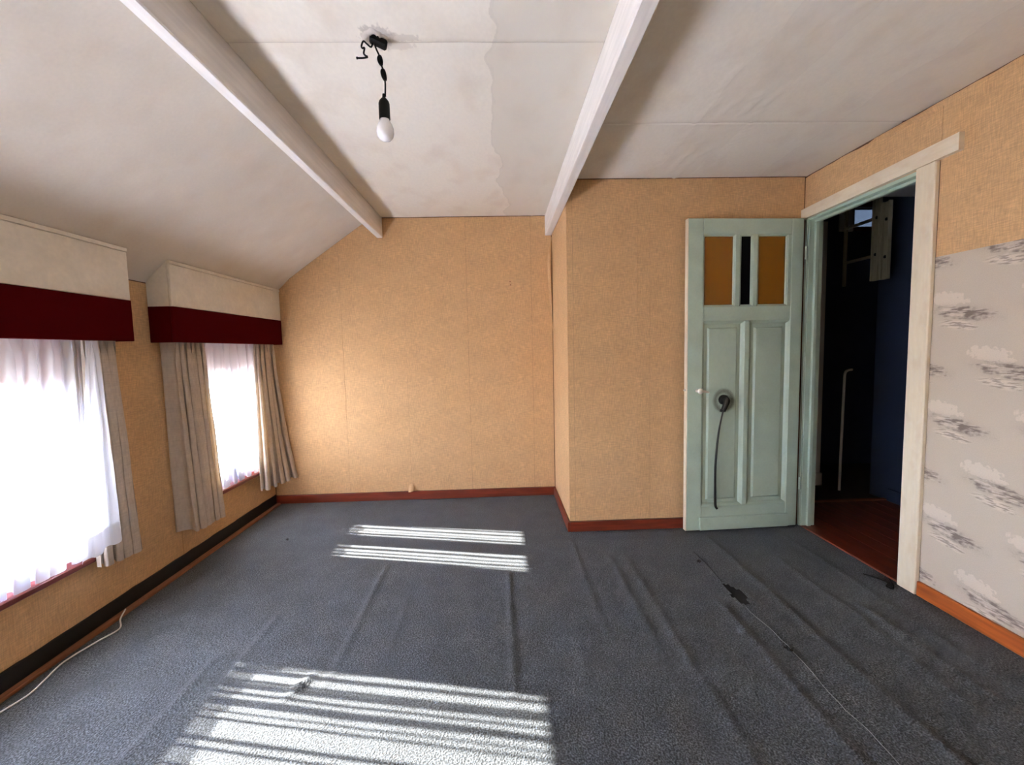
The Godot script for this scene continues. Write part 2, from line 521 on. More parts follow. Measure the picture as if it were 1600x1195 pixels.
func shell() -> void:
	# far wall: its paper hangs in drops 0.51 m wide
	var wall := base("wall_back", "far wall papered in tan woven wallpaper under the sloping ceiling", "wall", Vector3.ZERO, "structure")
	box("masonry", Vector3(-2.15, -0.1, BACK - 0.25), Vector3(BREAST_X + 0.1, 2.6, BACK - 0.004), M.bare_wall, wall, 0.0)
	var edges := [-1.868, -1.77, -1.26, -0.751, -0.243, 0.281, 0.449]
	for k in edges.size() - 1:
		var a: float = edges[k] + 0.0006
		var b: float = edges[k + 1] - 0.0006
		var poly := [Vector2(a, 0.07), Vector2(b, 0.07)]
		for s in 11:
			var x := lerpf(b, a, s / 10.0)
			poly.append(Vector2(x, top_of(x) - rng.randf_range(0.0005, 0.002)))
		strip(wall, poly, Vector3(0, 0, BACK - 0.004), Vector3.RIGHT, Vector3.UP, Vector3.BACK, M.grasscloth, "wallpaper_strip", 0.003 + 0.0012 * (k % 2))
	# the last drop has come away from the corner: a long loose fold
	var st := begin()
	grid(st, 10, 26, func(i: int, j: int):
		var u := i / 10.0
		var v := j / 26.0
		var y := lerpf(2.13, 1.36, v)
		var w := 0.036 * sin(PI * pow(v, 0.6))
		return Vector3(0.452 - w * (1.0 - u), y, BACK + 0.004 + 0.035 * sin(PI * u) * sin(PI * v)))
	put(st, "loose_paper", M.grasscloth, wall)
	st = begin()
	grid(st, 6, 8, func(i: int, j: int):
		var u := i / 6.0
		var v := j / 8.0
		return Vector3(-0.775 + 0.042 * u, 0.128 - 0.06 * v + 0.01 * u, BACK + 0.004 + 0.022 * v * v + 0.012 * sin(PI * u) * v))
	put(st, "paper_curl", M.grasscloth, wall)

	# chimney breast
	var breast := base("wall_chimney", "tan papered chimney breast standing forward beside the door", "wall", Vector3.ZERO, "structure")
	box("masonry", Vector3(BREAST_X + 0.004, -0.1, BACK - 0.25), Vector3(RIGHT + 0.12, 2.6, BREAST - 0.004), M.bare_wall, breast, 0.0)
	var drops := [BREAST_X, 0.492, 0.912, 0.995, 1.505, 2.004]
	for k in drops.size() - 1:
		var a: float = drops[k] + (0.0006 if k > 0 else 0.0)
		var b: float = drops[k + 1] - 0.0006
		var poly := [Vector2(a, 0.07), Vector2(b, 0.07)]
		for s in 7: poly.append(Vector2(lerpf(b, a, s / 6.0), TOP - rng.randf_range(0.0005, 0.003)))
		strip(breast, poly, Vector3(0, 0, BREAST - 0.004), Vector3.RIGHT, Vector3.UP, Vector3.BACK, M.grasscloth, "wallpaper_strip", 0.003 + 0.0012 * (k % 2))
	strip(breast, [Vector2(BACK + 0.002, 0.07), Vector2(BREAST, 0.07), Vector2(BREAST, TOP - 0.004), Vector2(BACK + 0.002, TOP - 0.004)], Vector3(BREAST_X + 0.004, 0, 0), Vector3.BACK, Vector3.UP, Vector3.LEFT, M.grasscloth, "wallpaper_strip", 0.004)

	# door wall
	var right := base("wall_right", "right wall with tan paper above and pale cloud paper below", "wall", Vector3.ZERO, "structure")
	var x0 := RIGHT + 0.004
	var x1 := RIGHT + 0.09
	box("masonry", Vector3(x0, -0.1, BREAST - 0.02), Vector3(x1, 2.6, -2.785), M.bare_wall, right, 0.0)
	box("masonry", Vector3(x0, 2.03, -2.785), Vector3(x1, 2.6, -2.03), M.bare_wall, right, 0.0)
	box("masonry", Vector3(x0, -0.1, -2.03), Vector3(x1, 2.6, FRONT + 0.2), M.bare_wall, right, 0.0)
	var paper := func(z0: float, z1: float, y0: float, y1: float, m: Material, ragged: float, t: float, called := "wallpaper_strip") -> void:
		var poly := [Vector2(z0, y0), Vector2(z1, y0)]
		for s in 9: poly.append(Vector2(lerpf(z1, z0, s / 8.0), y1 - rng.randf_range(0.001, ragged)))
		strip(right, poly, Vector3(x0, 0, 0), Vector3.BACK, Vector3.UP, Vector3.LEFT, m, called, t)
	paper.call(BREAST, -2.345, 2.03, TOP - 0.002, M.grasscloth, 0.009, 0.003)
	paper.call(-2.344, -1.9455, 2.03, TOP - 0.001, M.grasscloth, 0.016, 0.0042)
	paper.call(-1.9445, -1.42, 1.606, TOP, M.grasscloth, 0.006, 0.0035)
	paper.call(-1.419, -0.90, 1.622, TOP, M.grasscloth, 0.004, 0.0042)
	paper.call(-0.899, -0.37, 1.622, TOP, M.grasscloth, 0.004, 0.0035)
	paper.call(-0.369, 0.16, 1.622, TOP, M.grasscloth, 0.004, 0.0042)
	paper.call(0.161, FRONT, 1.622, TOP, M.grasscloth, 0.004, 0.0035)
	# a flap of paper curling off under the ceiling
	st = begin()
	grid(st, 20, 4, func(i: int, j: int):
		var u := i / 20.0
		var v := j / 4.0
		return Vector3(RIGHT - 0.004 - 0.02 * v * sin(PI * u), TOP - 0.032 + 0.028 * v - 0.012 * v * v * sin(PI * u), lerpf(-2.26, -1.93, u)))
	put(st, "paper_curl", M.grasscloth, right)
	for q in [[-2.0, -1.832, 1.607], [-1.832, -1.30, 1.622], [-1.299, -0.77, 1.624], [-0.769, -0.24, 1.622], [-0.239, 0.29, 1.622], [0.291, FRONT, 1.622]]:
		# print repeats over the drops: uv is metres
		strip(right, [Vector2(q[0], 0.03), Vector2(q[1], 0.03), Vector2(q[1], q[2]), Vector2(q[0], q[2])], Vector3(x0, 0, 0), Vector3.BACK, Vector3.UP, Vector3.LEFT, M.clouds, "cloud_wallpaper", 0.0026)

	# window wall: low openings from sill to pelmet
	var left := base("wall_left", "low window wall papered in tan beneath the sloping ceiling", "wall", Vector3.ZERO, "structure")
	var lx0 := -2.13
	var lx1 := LEFT - 0.004
	var open := [[-3.40, -2.62], [-1.925, -0.36], [0.10, 1.25]]
	box("masonry", Vector3(lx0, -0.1, BACK - 0.25), Vector3(lx1, 0.325, FRONT + 0.2), M.bare_wall, left, 0.0)
	box("masonry", Vector3(lx0, 1.32, BACK - 0.25), Vector3(lx1, 1.75, FRONT + 0.2), M.bare_wall, left, 0.0)
	for q in [[BACK - 0.25, open[0][0]], [open[0][1], open[1][0]], [open[1][1], open[2][0]], [open[2][1], FRONT + 0.2]]:
		box("masonry", Vector3(lx0, 0.325, q[0]), Vector3(lx1, 1.32, q[1]), M.bare_wall, left, 0.0)
	var lpaper := func(z0: float, z1: float, y0: float, y1: float, t: float) -> void:
		var poly := [Vector2(z0, y1), Vector2(z1, y1)]
		for s in 9: poly.append(Vector2(lerpf(z1, z0, s / 8.0), y0 + rng.randf_range(-0.004, 0.004)))
		strip(left, poly, Vector3(lx1, 0, 0), Vector3.BACK, Vector3.UP, Vector3.RIGHT, M.grasscloth, "wallpaper_strip", t)
	var cuts := [BACK + 0.001, -3.005, -2.503, -1.938, -1.43, -0.9, -0.37, 0.16, 0.69, FRONT]
	for k in cuts.size() - 1:
		lpaper.call(cuts[k] + 0.0008, cuts[k + 1] - 0.0008, 0.078, 0.325, 0.003 + 0.0014 * (k % 2))
	lpaper.call(-2.619, -2.27, 0.3255, 1.625, 0.003)
	lpaper.call(-2.269, -1.926, 0.3255, 1.625, 0.0044)
	lpaper.call(BACK + 0.001, -3.401, 0.3255, 1.625, 0.003)
	lpaper.call(-0.359, 0.099, 0.3255, 1.625, 0.003)
	lpaper.call(1.251, FRONT, 0.3255, 1.625, 0.003)

	# wall behind the camera
	var front := base("wall_front", "tan papered wall behind the viewer", "wall", Vector3.ZERO, "structure")
	box("masonry", Vector3(-2.15, -0.1, FRONT), Vector3(RIGHT + 0.12, 2.6, FRONT + 0.2), M.grasscloth, front, 0.0)
	var ground := base("floor", "dark underfloor beneath the carpet", "floor", Vector3.ZERO, "structure")
	box("underfloor", Vector3(-2.15, -0.2, BACK - 0.25), Vector3(RIGHT + 0.004, -0.009, FRONT + 0.2), M.underlay, ground, 0.0)

# ---- carpet with ridges that follow the floorboards below it
func carpet() -> void:
	var ridges := [ # x, z from, z to, height, half width, wander
		[-0.67, -2.48, -1.72, 0.007, 0.016, 0.006], [0.03, -2.36, -1.60, 0.008, 0.014, 0.008], [0.438, -2.72, -1.90, 0.006, 0.016, 0.004],
		[0.628, -2.50, -1.80, 0.006, 0.018, 0.004], [0.72, -2.45, -1.62, 0.007, 0.016, 0.005], [1.315, -2.70, -0.80, 0.009, 0.018, 0.008],
		[1.03, -2.05, -1.00, 0.010, 0.022, 0.012], [0.73, -1.52, -0.80, 0.007, 0.020, 0.006], [1.57, -2.40, -1.40, 0.007, 0.020, 0.03],
		[1.67, -1.95, -0.90, 0.007, 0.020, 0.03], [-1.18, -1.78, -0.90, 0.006, 0.018, 0.008], [-1.07, -2.05, -1.60, 0.006, 0.016, 0.004],
		[-0.48, -2.12, -1.84, 0.004, 0.014, 0.004], [1.80, -2.70, -1.10, 0.005, 0.020, 0.02], [0.30, -1.9, -0.8, 0.003, 0.020, 0.02],
		[1.148, -2.48, -0.8, 0.004, 0.009, 0.004]]
	var wob := FastNoiseLite.new()
	wob.seed = 3
	wob.frequency = 1.3
	var hill := FastNoiseLite.new()
	hill.seed = 9
	hill.frequency = 0.9
	var xs := []
	var n_x := 300
	for i in n_x + 1: xs.append(lerpf(-1.822, 2.004, float(i) / n_x))
	var zs := []
	var z := -3.552
	while z < -0.72:
		zs.append(z)
		z += 0.0135
	while z < FRONT:
		zs.append(z)
		z += 0.12
	zs.append(FRONT)
	var height := func(x: float, zz: float) -> float:
		var y := 0.0025 * hill.get_noise_2d(x, zz)
		for k in ridges.size():
			var r: Array = ridges[k]
			if zz < r[1] or zz > r[2] + 0.3: continue
			var d: float = (x - r[0] - r[5] * wob.get_noise_2d(zz * 1.5, k * 37.0)) / r[4]
			if absf(d) > 3.0: continue
			var along := smoothstep(r[1], r[1] + 0.12, zz) * (1.0 - smoothstep(r[2], r[2] + 0.28, zz))
			y += r[3] * along * exp(-d * d) * (1.15 if d < 0 else 0.9)
		# a rucked fold near the first sun patch, and the lip along the tear
		var f := Vector2(x + 0.765 - (zz + 1.54) * -0.45, zz + 1.54)
		y += 0.016 * exp(-pow(f.x / 0.02, 2.0) - pow(f.y / 0.055, 2.0))
		y += 0.012 * exp(-pow((x - 1.185) / 0.03, 2.0) - pow((zz + 2.0) / 0.08, 2.0))
		return y
	var tear := PackedVector2Array([Vector2(1.118, -2.13), Vector2(1.150, -2.085), Vector2(1.170, -2.03), Vector2(1.172, -1.97), Vector2(1.158, -1.925), Vector2(1.134, -1.915), Vector2(1.126, -1.95), Vector2(1.116, -2.0), Vector2(1.122, -2.06)])
	var st := begin()
	grid(st, n_x, zs.size() - 1,
		func(i: int, j: int): return Vector3(xs[i], height.call(xs[i], zs[j]), zs[j]),
		func(i: int, j: int):
			var c := Vector2((xs[i] + xs[i + 1]) / 2.0, (zs[j] + zs[j + 1]) / 2.0)
			if c.x > BREAST_X and c.y < BREAST: return true
			if absf(c.x - 1.14) < 0.1 and c.y > -2.2 and c.y < -1.85: return Geometry2D.is_point_in_polygon(c, tear)
			return false)
	var rug := base("carpet", "worn blue-grey fitted carpet with ridges and a torn seam", "carpet")
	put(st, "pile", M.carpet, rug)
	st = begin()
	var line := []
	for k in 34:
		var zz := lerpf(-1.90, -0.62, k / 33.0)
		var x := 1.137 + 0.016 * wob.get_noise_2d(zz * 3.0, 90.0)
		line.append(Vector3(x, height.call(x, zz) + 0.0012, zz))
	tube(st, line, 0.0011, 5, 1)
	put(st, "seam_thread", M.thread, rug)
	st = begin()
	line = []
	for k in 14:
		var zz := lerpf(-2.46, -2.12, k / 13.0)
		var x := 1.137 + 0.010 * wob.get_noise_2d(zz * 3.0, 95.0)
		line.append(Vector3(x, height.call(x, zz) + 0.0006, zz))
	tube(st, line, 0.0022, 5, 1)
	put(st, "open_seam", M.underlay, rug)
	# crumbs of black fluff lie on it
	for q in [[-1.428, -2.824, "on the carpet before the far window"], [1.134, -1.61, "on the pale seam thread of the carpet"], [1.114, -2.335, "at the far end of the open carpet seam"]]:
		st = begin()
		var c := Vector3(q[0], height.call(q[0], q[1]) + 0.004, q[1])
		var ring := []
		for k in 7:
			ring.append(c + Vector3(rng.randf_range(-0.014, 0.014), rng.randf_range(-0.002, 0.006), rng.randf_range(-0.012, 0.012)))
		tube(st, ring, 0.0035, 5, 3)
		var o := put(st, numbered("fluff"), M.underlay, self)
		tag(o, "small black tuft of fluff " + q[2], "fluff")

func ceiling() -> void:
	var c := base("ceiling", "off-white flat ceiling of papered boards between the beams", "ceiling", Vector3.ZERO, "structure")
	box("boards", Vector3(-1.2, TOP + 0.006, BACK - 0.25), Vector3(RIGHT + 0.12, 2.6, FRONT + 0.2), M.plaster, c, 0.0)
	var wob := FastNoiseLite.new()
	wob.seed = 17
	wob.frequency = 1.6
	var mid := ceiling_print(420, 640, 201, [
		[0.90, 0.45, 0.20, 0.62, c8(206, 198, 184), 0.38],
		[0.395, 0.388, 0.042, 0.015, c8(120, 108, 102), 0.15], [0.39, 0.386, 0.032, 0.012, c8(110, 98, 92), 0.15], [0.46, 0.388, 0.045, 0.006, c8(120, 108, 102), 0.14], [0.44, 0.400, 0.05, 0.006, c8(120, 108, 102), 0.10],
		[0.50, 0.10, 0.05, 0.02, c8(196, 184, 172), 0.5]])
	var side := ceiling_print(512, 640, 207, [[0.42, 0.5, 0.08, 0.5, c8(212, 202, 190), 0.16], [0.9, 0.6, 0.12, 0.4, c8(212, 200, 188), 0.18]])
	mat("ceiling_mid", Color.WHITE, 0.9, mid)
	mat("ceiling_side", Color.WHITE, 0.9, side)
	# [x from, x to, z from, z to, material, wrinkles]
	var fields := [[-0.899, 0.398, "ceiling_mid", [[0.20, 0.0018], [0.29, 0.003]], -1.592, [-3.552, -0.30]], [0.455, RIGHT, "ceiling_side", [[1.00, 0.005], [1.08, 0.006], [1.17, 0.006], [1.27, 0.004]], -2.14, [-3.552, -0.30]]]
	for f in fields:
		for part in [[BACK + 0.002 if f[0] < 0.4 else BREAST + 0.001, f[4] - 0.0012], [f[4] + 0.0012, 0.0]]:
			var st := begin()
			var nu := 90
			var nv := 110
			var at := func(i: int, j: int) -> Vector2: return Vector2(lerpf(f[0], f[1], float(i) / nu), lerpf(part[0], part[1], float(j) / nv))
			grid(st, nu, nv, func(i: int, j: int):
				var p: Vector2 = at.call(i, j)
				var y := 0.0015 * wob.get_noise_2d(p.x * 1.2, p.y * 1.2)
				for w in f[3]:
					var d: float = p.x - w[0] - 0.09 * wob.get_noise_2d(p.y * 0.9, w[0] * 50.0)
					y -= w[1] * exp(-pow(d / 0.010, 2.0)) * clampf(0.4 + 2.0 * wob.get_noise_2d(p.y * 1.4, w[0] * 80.0), 0.0, 1.0)
				# its edges turn up into the joint
				var edge := minf(p.y - part[0], part[1] - p.y)
				return Vector3(p.x, TOP + y + 0.004 * exp(-edge / 0.002), p.y),
				null, func(i: int, j: int):
					var p: Vector2 = at.call(i, j)
					return Vector2((p.x - f[0]) / (f[1] - f[0]), 1.0 - (p.y - f[5][0]) / (f[5][1] - f[5][0])))
			put(st, "ceiling_sheet", M[f[2]], c)
	box("ceiling_sheet", Vector3(-0.899, TOP - 0.001, 0.001), Vector3(RIGHT, TOP + 0.006, FRONT), M.whitewash, c, 0.0)
	# sloping part
	var s := base("ceiling_slope", "cream stained sloping ceiling above the two windows", "ceiling", Vector3.ZERO, "structure")
	var xs := [-1.99, -1.93, -1.87, -1.79, -1.725, -1.69, -1.655, -1.60, -1.49, -1.38, -1.2, -1.06, -0.995, -0.90]
	var st2 := begin()
	grid(st2, xs.size() - 1, 120, func(i: int, j: int):
		var z := lerpf(BACK - 0.02, FRONT + 0.02, j / 120.0)
		return Vector3(xs[i], top_of(xs[i]) + 0.003 * wob.get_noise_2d(xs[i], z) + 0.001, z))
	put(st2, "sloping_sheet", M.slope, s)
	var poly := PackedVector2Array()
	for x in xs: poly.append(Vector2(x, top_of(x) + 0.012))
	poly.append(Vector2(-0.90, 2.6))
	poly.append(Vector2(-2.13, 2.6))
	poly.append(Vector2(-2.13, 1.5))
	st2 = begin()
	plate(st2, poly, Vector3(0, 0, BACK - 0.25), Vector3.RIGHT, Vector3.UP, Vector3.BACK, FRONT + 0.45 - BACK)
	put(st2, "roof_boards", M.plaster, s)
	# beams
	for q in [[-0.947, -0.900, "white painted timber beam along the top of the sloping ceiling"], [0.399, 0.4525, "white painted timber beam running into the chimney breast corner"]]:
		var b := box(numbered("ceiling_beam"), Vector3(q[0], 2.1405, BACK + 0.001), Vector3(q[1], TOP + 0.004, FRONT), M.beam, self, 0.004)
		tag(b, q[2], "beam", "ceiling beams")

func trims() -> void:
	var t := func(called: String, lo: Vector3, hi: Vector3, m: Material, label: String, cat := "baseboard") -> void:
		var o := box(numbered(called), lo, hi, m, self, 0.004)
		tag(o, label, cat, "", "structure")
	t.call("baseboard_back", Vector3(-1.86, 0, BACK), Vector3(BREAST_X - 0.001, 0.068, BACK + 0.016), M.redwood, "red-brown varnished baseboard along the far wall")
	t.call("baseboard_chimney_side", Vector3(BREAST_X - 0.016, 0, BACK + 0.017), Vector3(BREAST_X, 0.066, BREAST + 0.016), M.redwood, "short red-brown baseboard on the side of the chimney breast")
	t.call("baseboard_chimney", Vector3(BREAST_X + 0.0005, 0, BREAST), Vector3(RIGHT - 0.03, 0.066, BREAST + 0.016), M.redwood, "red-brown baseboard across the chimney breast and behind the door")
	t.call("baseboard_right", Vector3(RIGHT - 0.017, 0, -1.943), Vector3(RIGHT, 0.072, FRONT), M.orangewood, "orange-brown varnished baseboard under the cloud wallpaper")
	t.call("baseboard_left", Vector3(LEFT - 0.003, 0, BACK + 0.018), Vector3(LEFT + 0.008, 0.078, FRONT), M.black_paint, "black painted base strip under the windows")
	for q in [[BACK + 0.02, -2.50], [-2.498, 0.35], [0.352, FRONT]]:
		var b := box(numbered("floor_batten"), Vector3(-1.857, -0.008, q[0]), Vector3(-1.825, 0.012, q[1]), M.batten, self, 0.003)
		tag(b, ["loose wooden floor batten in the far corner below the window", "long brown wooden batten on the floor below the nearer window", "wooden floor batten behind the viewer"][0 if q[0] < -3 else (1 if q[0] < 0 else 2)], "batten", "floor battens")
	# door casing
	var c := base("trim_1", "cream painted door casing with a wide head board", "door casing", Vector3.ZERO, "structure")
	var st := begin()
	plate(st, PackedVector2Array([Vector2(BREAST + 0.001, 2.022), Vector2(-1.848, 2.036), Vector2(-1.848, 2.110), Vector2(BREAST + 0.001, 2.086)]), Vector3(RIGHT, 0, 0), Vector3.BACK, Vector3.UP, Vector3.LEFT, 0.024)
	put(st, "head_board", M.casing, c)
	box("side_board", Vector3(RIGHT - 0.022, 0.0, -2.040), Vector3(RIGHT + 0.002, 2.0335, -1.945), M.casing, c, 0.004)
	box("side_board", Vector3(RIGHT - 0.006, 0.0, BREAST + 0.017), Vector3(RIGHT + 0.002, 2.021, -2.772), M.mint, c, 0.002)
	var j := base("trim_2", "mint green door lining inside the doorway", "door lining", Vector3.ZERO, "structure")
	box("lining", Vector3(RIGHT + 0.0025, 0, -2.790), Vector3(RIGHT + 0.095, 2.03, -2.766), M.mint, j, 0.002)
	box("lining", Vector3(RIGHT + 0.0025, 0, -2.050), Vector3(RIGHT + 0.095, 2.03, -2.0265), M.casing, j, 0.002)
	box("head_lining", Vector3(RIGHT + 0.0025, 2.012, -2.766), Vector3(RIGHT + 0.095, 2.034, -2.050), M.mint, j, 0.002)
	box("door_stop", Vector3(RIGHT + 0.035, 1.996, -2.766), Vector3(RIGHT + 0.062, 2.012, -2.050), M.mint, j, 0.003)
	box("door_stop", Vector3(RIGHT + 0.035, 0, -2.766), Vector3(RIGHT + 0.062, 1.996, -2.750), M.mint, j, 0.003)
	var s := box(numbered("trim_3"), Vector3(RIGHT + 0.001, -0.02, -2.766), Vector3(RIGHT + 0.095, 0.004, -2.050), M.hall_floor, self, 0.004)
	tag(s, "red-brown wooden threshold in the doorway", "threshold", "", "structure")

# ---- the mint door, hinged at the far jamb and opened flat towards the chimney breast
func door() -> void:
	var d := base("door_1", "mint green panelled door standing open with two amber glass panes", "door", Vector3(1.967, 0.012, -2.752), "structure")
	d.rotation.y = 0.044
	var w := 0.762
	var t := -0.036
	var at := func(called: String, s0: float, s1: float, y0: float, y1: float, z0: float, z1: float, m: Material, bevel := 0.004) -> MeshInstance3D:
		return box(called, Vector3(s0 - w, y0, z0), Vector3(s1 - w, y1, z1), m, d, bevel)
	at.call("stile", 0.0, 0.100, 0, 2.008, t, 0.0, M.mint)
	at.call("stile", 0.682, w, 0, 2.008, t, 0.0, M.mint)
	at.call("rail", 0.0995, 0.6825, 1.908, 2.0075, t, -0.0002, M.mint)
	at.call("rail", 0.0995, 0.6825, 1.366, 1.462, t, -0.0002, M.mint)
	at.call("rail", 0.0995, 0.6825, 0.0005, 0.162, t, -0.0002, M.mint)
	at.call("muntin", 0.376, 0.412, 0.161, 1.367, t, -0.0004, M.mint)
	at.call("glazing_bar", 0.306, 0.342, 1.461, 1.909, t, -0.0004, M.mint)
	at.call("glazing_bar", 0.424, 0.458, 1.461, 1.909, t, -0.0004, M.mint)
	at.call("glazing_bar", 0.656, 0.683, 1.461, 1.909, t, -0.0006, M.mint)
	# slanting mouldings run round each opening; each keeps its recessed field
	var mould := func(s0: float, s1: float, y0: float, y1: float, wide: float, deep: float) -> void:
		var st := begin()
		var o := [Vector3(s0 - w, y0, -0.0015), Vector3(s1 - w, y0, -0.0015), Vector3(s1 - w, y1, -0.0015), Vector3(s0 - w, y1, -0.0015)]
		var i := [Vector3(s0 - w + wide, y0 + wide, -deep), Vector3(s1 - w - wide, y0 + wide, -deep), Vector3(s1 - w - wide, y1 - wide, -deep), Vector3(s0 - w + wide, y1 - wide, -deep)]
		var mid := []
		for k in 4: mid.append(o[k].lerp(i[k], 0.5) + Vector3(0, 0, 0.003))
		for k in 4:
			var n := (k + 1) % 4
			quad(st, o[k], o[n], mid[n], mid[k], Vector3.BACK)
			quad(st, mid[k], mid[n], i[n], i[k], Vector3.BACK)
		put(st, "moulding", M.mint, d)
	var names := 0
	for q in [[0.100, 0.376], [0.412, 0.682]]:
		mould.call(q[0], q[1], 0.162, 1.366, 0.017, 0.020)
		var st := begin()
		var a := Vector3(q[0] - w + 0.004, 0.166, -0.021)
		var b := Vector3(q[1] - w - 0.004, 1.362, -0.021)
		bx(st, Vector3(a.x, a.y, -0.030), Vector3(b.x, b.y, -0.021), 0.0)
		var e := 0.034
		var o := [Vector3(a.x + e, a.y + e, -0.021), Vector3(b.x - e, a.y + e, -0.021), Vector3(b.x - e, b.y - e, -0.021), Vector3(a.x + e, b.y - e, -0.021)]
		var r := []
		for k in 4: r.append(o[k] + Vector3(0.009 if k in [0, 3] else -0.009, 0.009 if k < 2 else -0.009, 0.011))
		for k in 4: quad(st, o[k], o[(k + 1) % 4], r[(k + 1) % 4], r[k], [Vector3.DOWN, Vector3.RIGHT, Vector3.UP, Vector3.LEFT][k] + Vector3.BACK)
		put(st, "panel", M.mint, d)
		st = begin()
		quad(st, r[0], r[1], r[2], r[3], Vector3.BACK, [Vector2(0, 1), Vector2(1, 1), Vector2(1, 0), Vector2(0, 0)])
		put(st, "panel_field", M.mint_stained if names == 0 else M.mint, d)
		names += 1
	for q in [[0.100, 0.306, "amber"], [0.342, 0.424, "dark_glass"], [0.458, 0.656, "amber"]]:
		mould.call(q[0], q[1], 1.462, 1.908, 0.010, 0.012)
		var p: MeshInstance3D = at.call("pane", q[0] + 0.002, q[1] - 0.002, 1.464, 1.906, -0.021, -0.016, M[q[2]], 0.0)
		p.set_meta("label", "amber textured glass pane" if q[2] == "amber" else "narrow black glass pane")
	at.call("kick_board", 0.084, 0.694, 0.004, 0.092, 0.0, 0.018, M.mint, 0.006)
	var edge: MeshInstance3D = at.call("edge_strip", -0.004, 0.0, 0.0, 2.008, t - 0.001, 0.0, M.casing, 0.001)
	edge.set_meta("label", "cream painted door edge")
	for y in [0.25, 1.75]:
		var st := begin()
		lathe(st, [Vector2(0.0, -0.001), Vector2(0.007, 0.0), Vector2(0.007, 0.08), Vector2(0.0, 0.081)], Vector3(0.012, y, 0.004), Vector3.UP, 10)
		put(st, "hinge", M.mint, d)
	# turn button and the bolt in the edge
	var st := begin()
	lathe(st, [Vector2(0.0, 0.0), Vector2(0.012, 0.0), Vector2(0.011, 0.008), Vector2(0.007, 0.012), Vector2(0.007, 0.030), Vector2(0.016, 0.034), Vector2(0.019, 0.043), Vector2(0.014, 0.053), Vector2(0.0, 0.056)], Vector3(0.064 - w, 0.927, 0.0), Vector3.BACK, 16)
	var knob := put(st, "knob", M.ivory, d)
	st = begin()
	tube(st, [Vector3(0.064 - w, 0.927, 0.036), Vector3(0.10 - w, 0.923, 0.034), Vector3(0.128 - w, 0.916, 0.03)], [0.008, 0.007, 0.005], 8, 3)
	put(st, "lever", M.ivory, knob)
	st = begin()
	lathe(st, [Vector2(0.0, 0.0), Vector2(0.006, 0.0), Vector2(0.006, 0.012), Vector2(0.0, 0.013)], Vector3(-0.004 - w, 0.930, -0.016), Vector3.LEFT, 10)
	put(st, "bolt", M.ivory, d)
	# the plug pushed into the door, its lead hanging down
	var b := d.transform
	var p := base("power_plug", "black rubber plug stuck in the door with its lead hanging down", "plug")
	p.transform = Transform3D(b.basis, b * Vector3(0.244 - w, 0.862, -0.008))
	st = begin()
	lathe(st, [Vector2(0.0, 0.0), Vector2(0.032, 0.0), Vector2(0.032, 0.014), Vector2(0.027, 0.022), Vector2(0.0, 0.023)], Vector3.ZERO, Vector3.BACK, 24)
	put(st, "rosette", M.black_rubber, p)
	st = begin()
	tube(st, [Vector3(0.002, 0.008, 0.018), Vector3(0.0, -0.002, 0.040), Vector3(-0.008, -0.032, 0.042), Vector3(-0.018, -0.066, 0.034)], [0.017, 0.022, 0.018, 0.014], 14, 4)
	put(st, "plug_body", M.black_rubber, p)
	st = begin()
	bx(st, Vector3(-0.038, -0.074, 0.024), Vector3(-0.004, -0.058, 0.044), 0.004)
	put(st, "strain_relief", M.black_rubber, p)
	st = begin()
	tube(st, [Vector3(-0.018, -0.066, 0.034), Vector3(-0.030, -0.13, 0.030), Vector3(-0.043, -0.22, 0.026), Vector3(-0.053, -0.34, 0.022), Vector3(-0.059, -0.46, 0.022), Vector3(-0.058, -0.60, 0.022), Vector3(-0.055, -0.69, 0.022), Vector3(-0.043, -0.715, 0.022)], [0.0045, 0.005, 0.0058, 0.0066, 0.0072, 0.0078, 0.008, 0.0075], 10, 4)
	put(st, "lead", M.black_rubber, p)

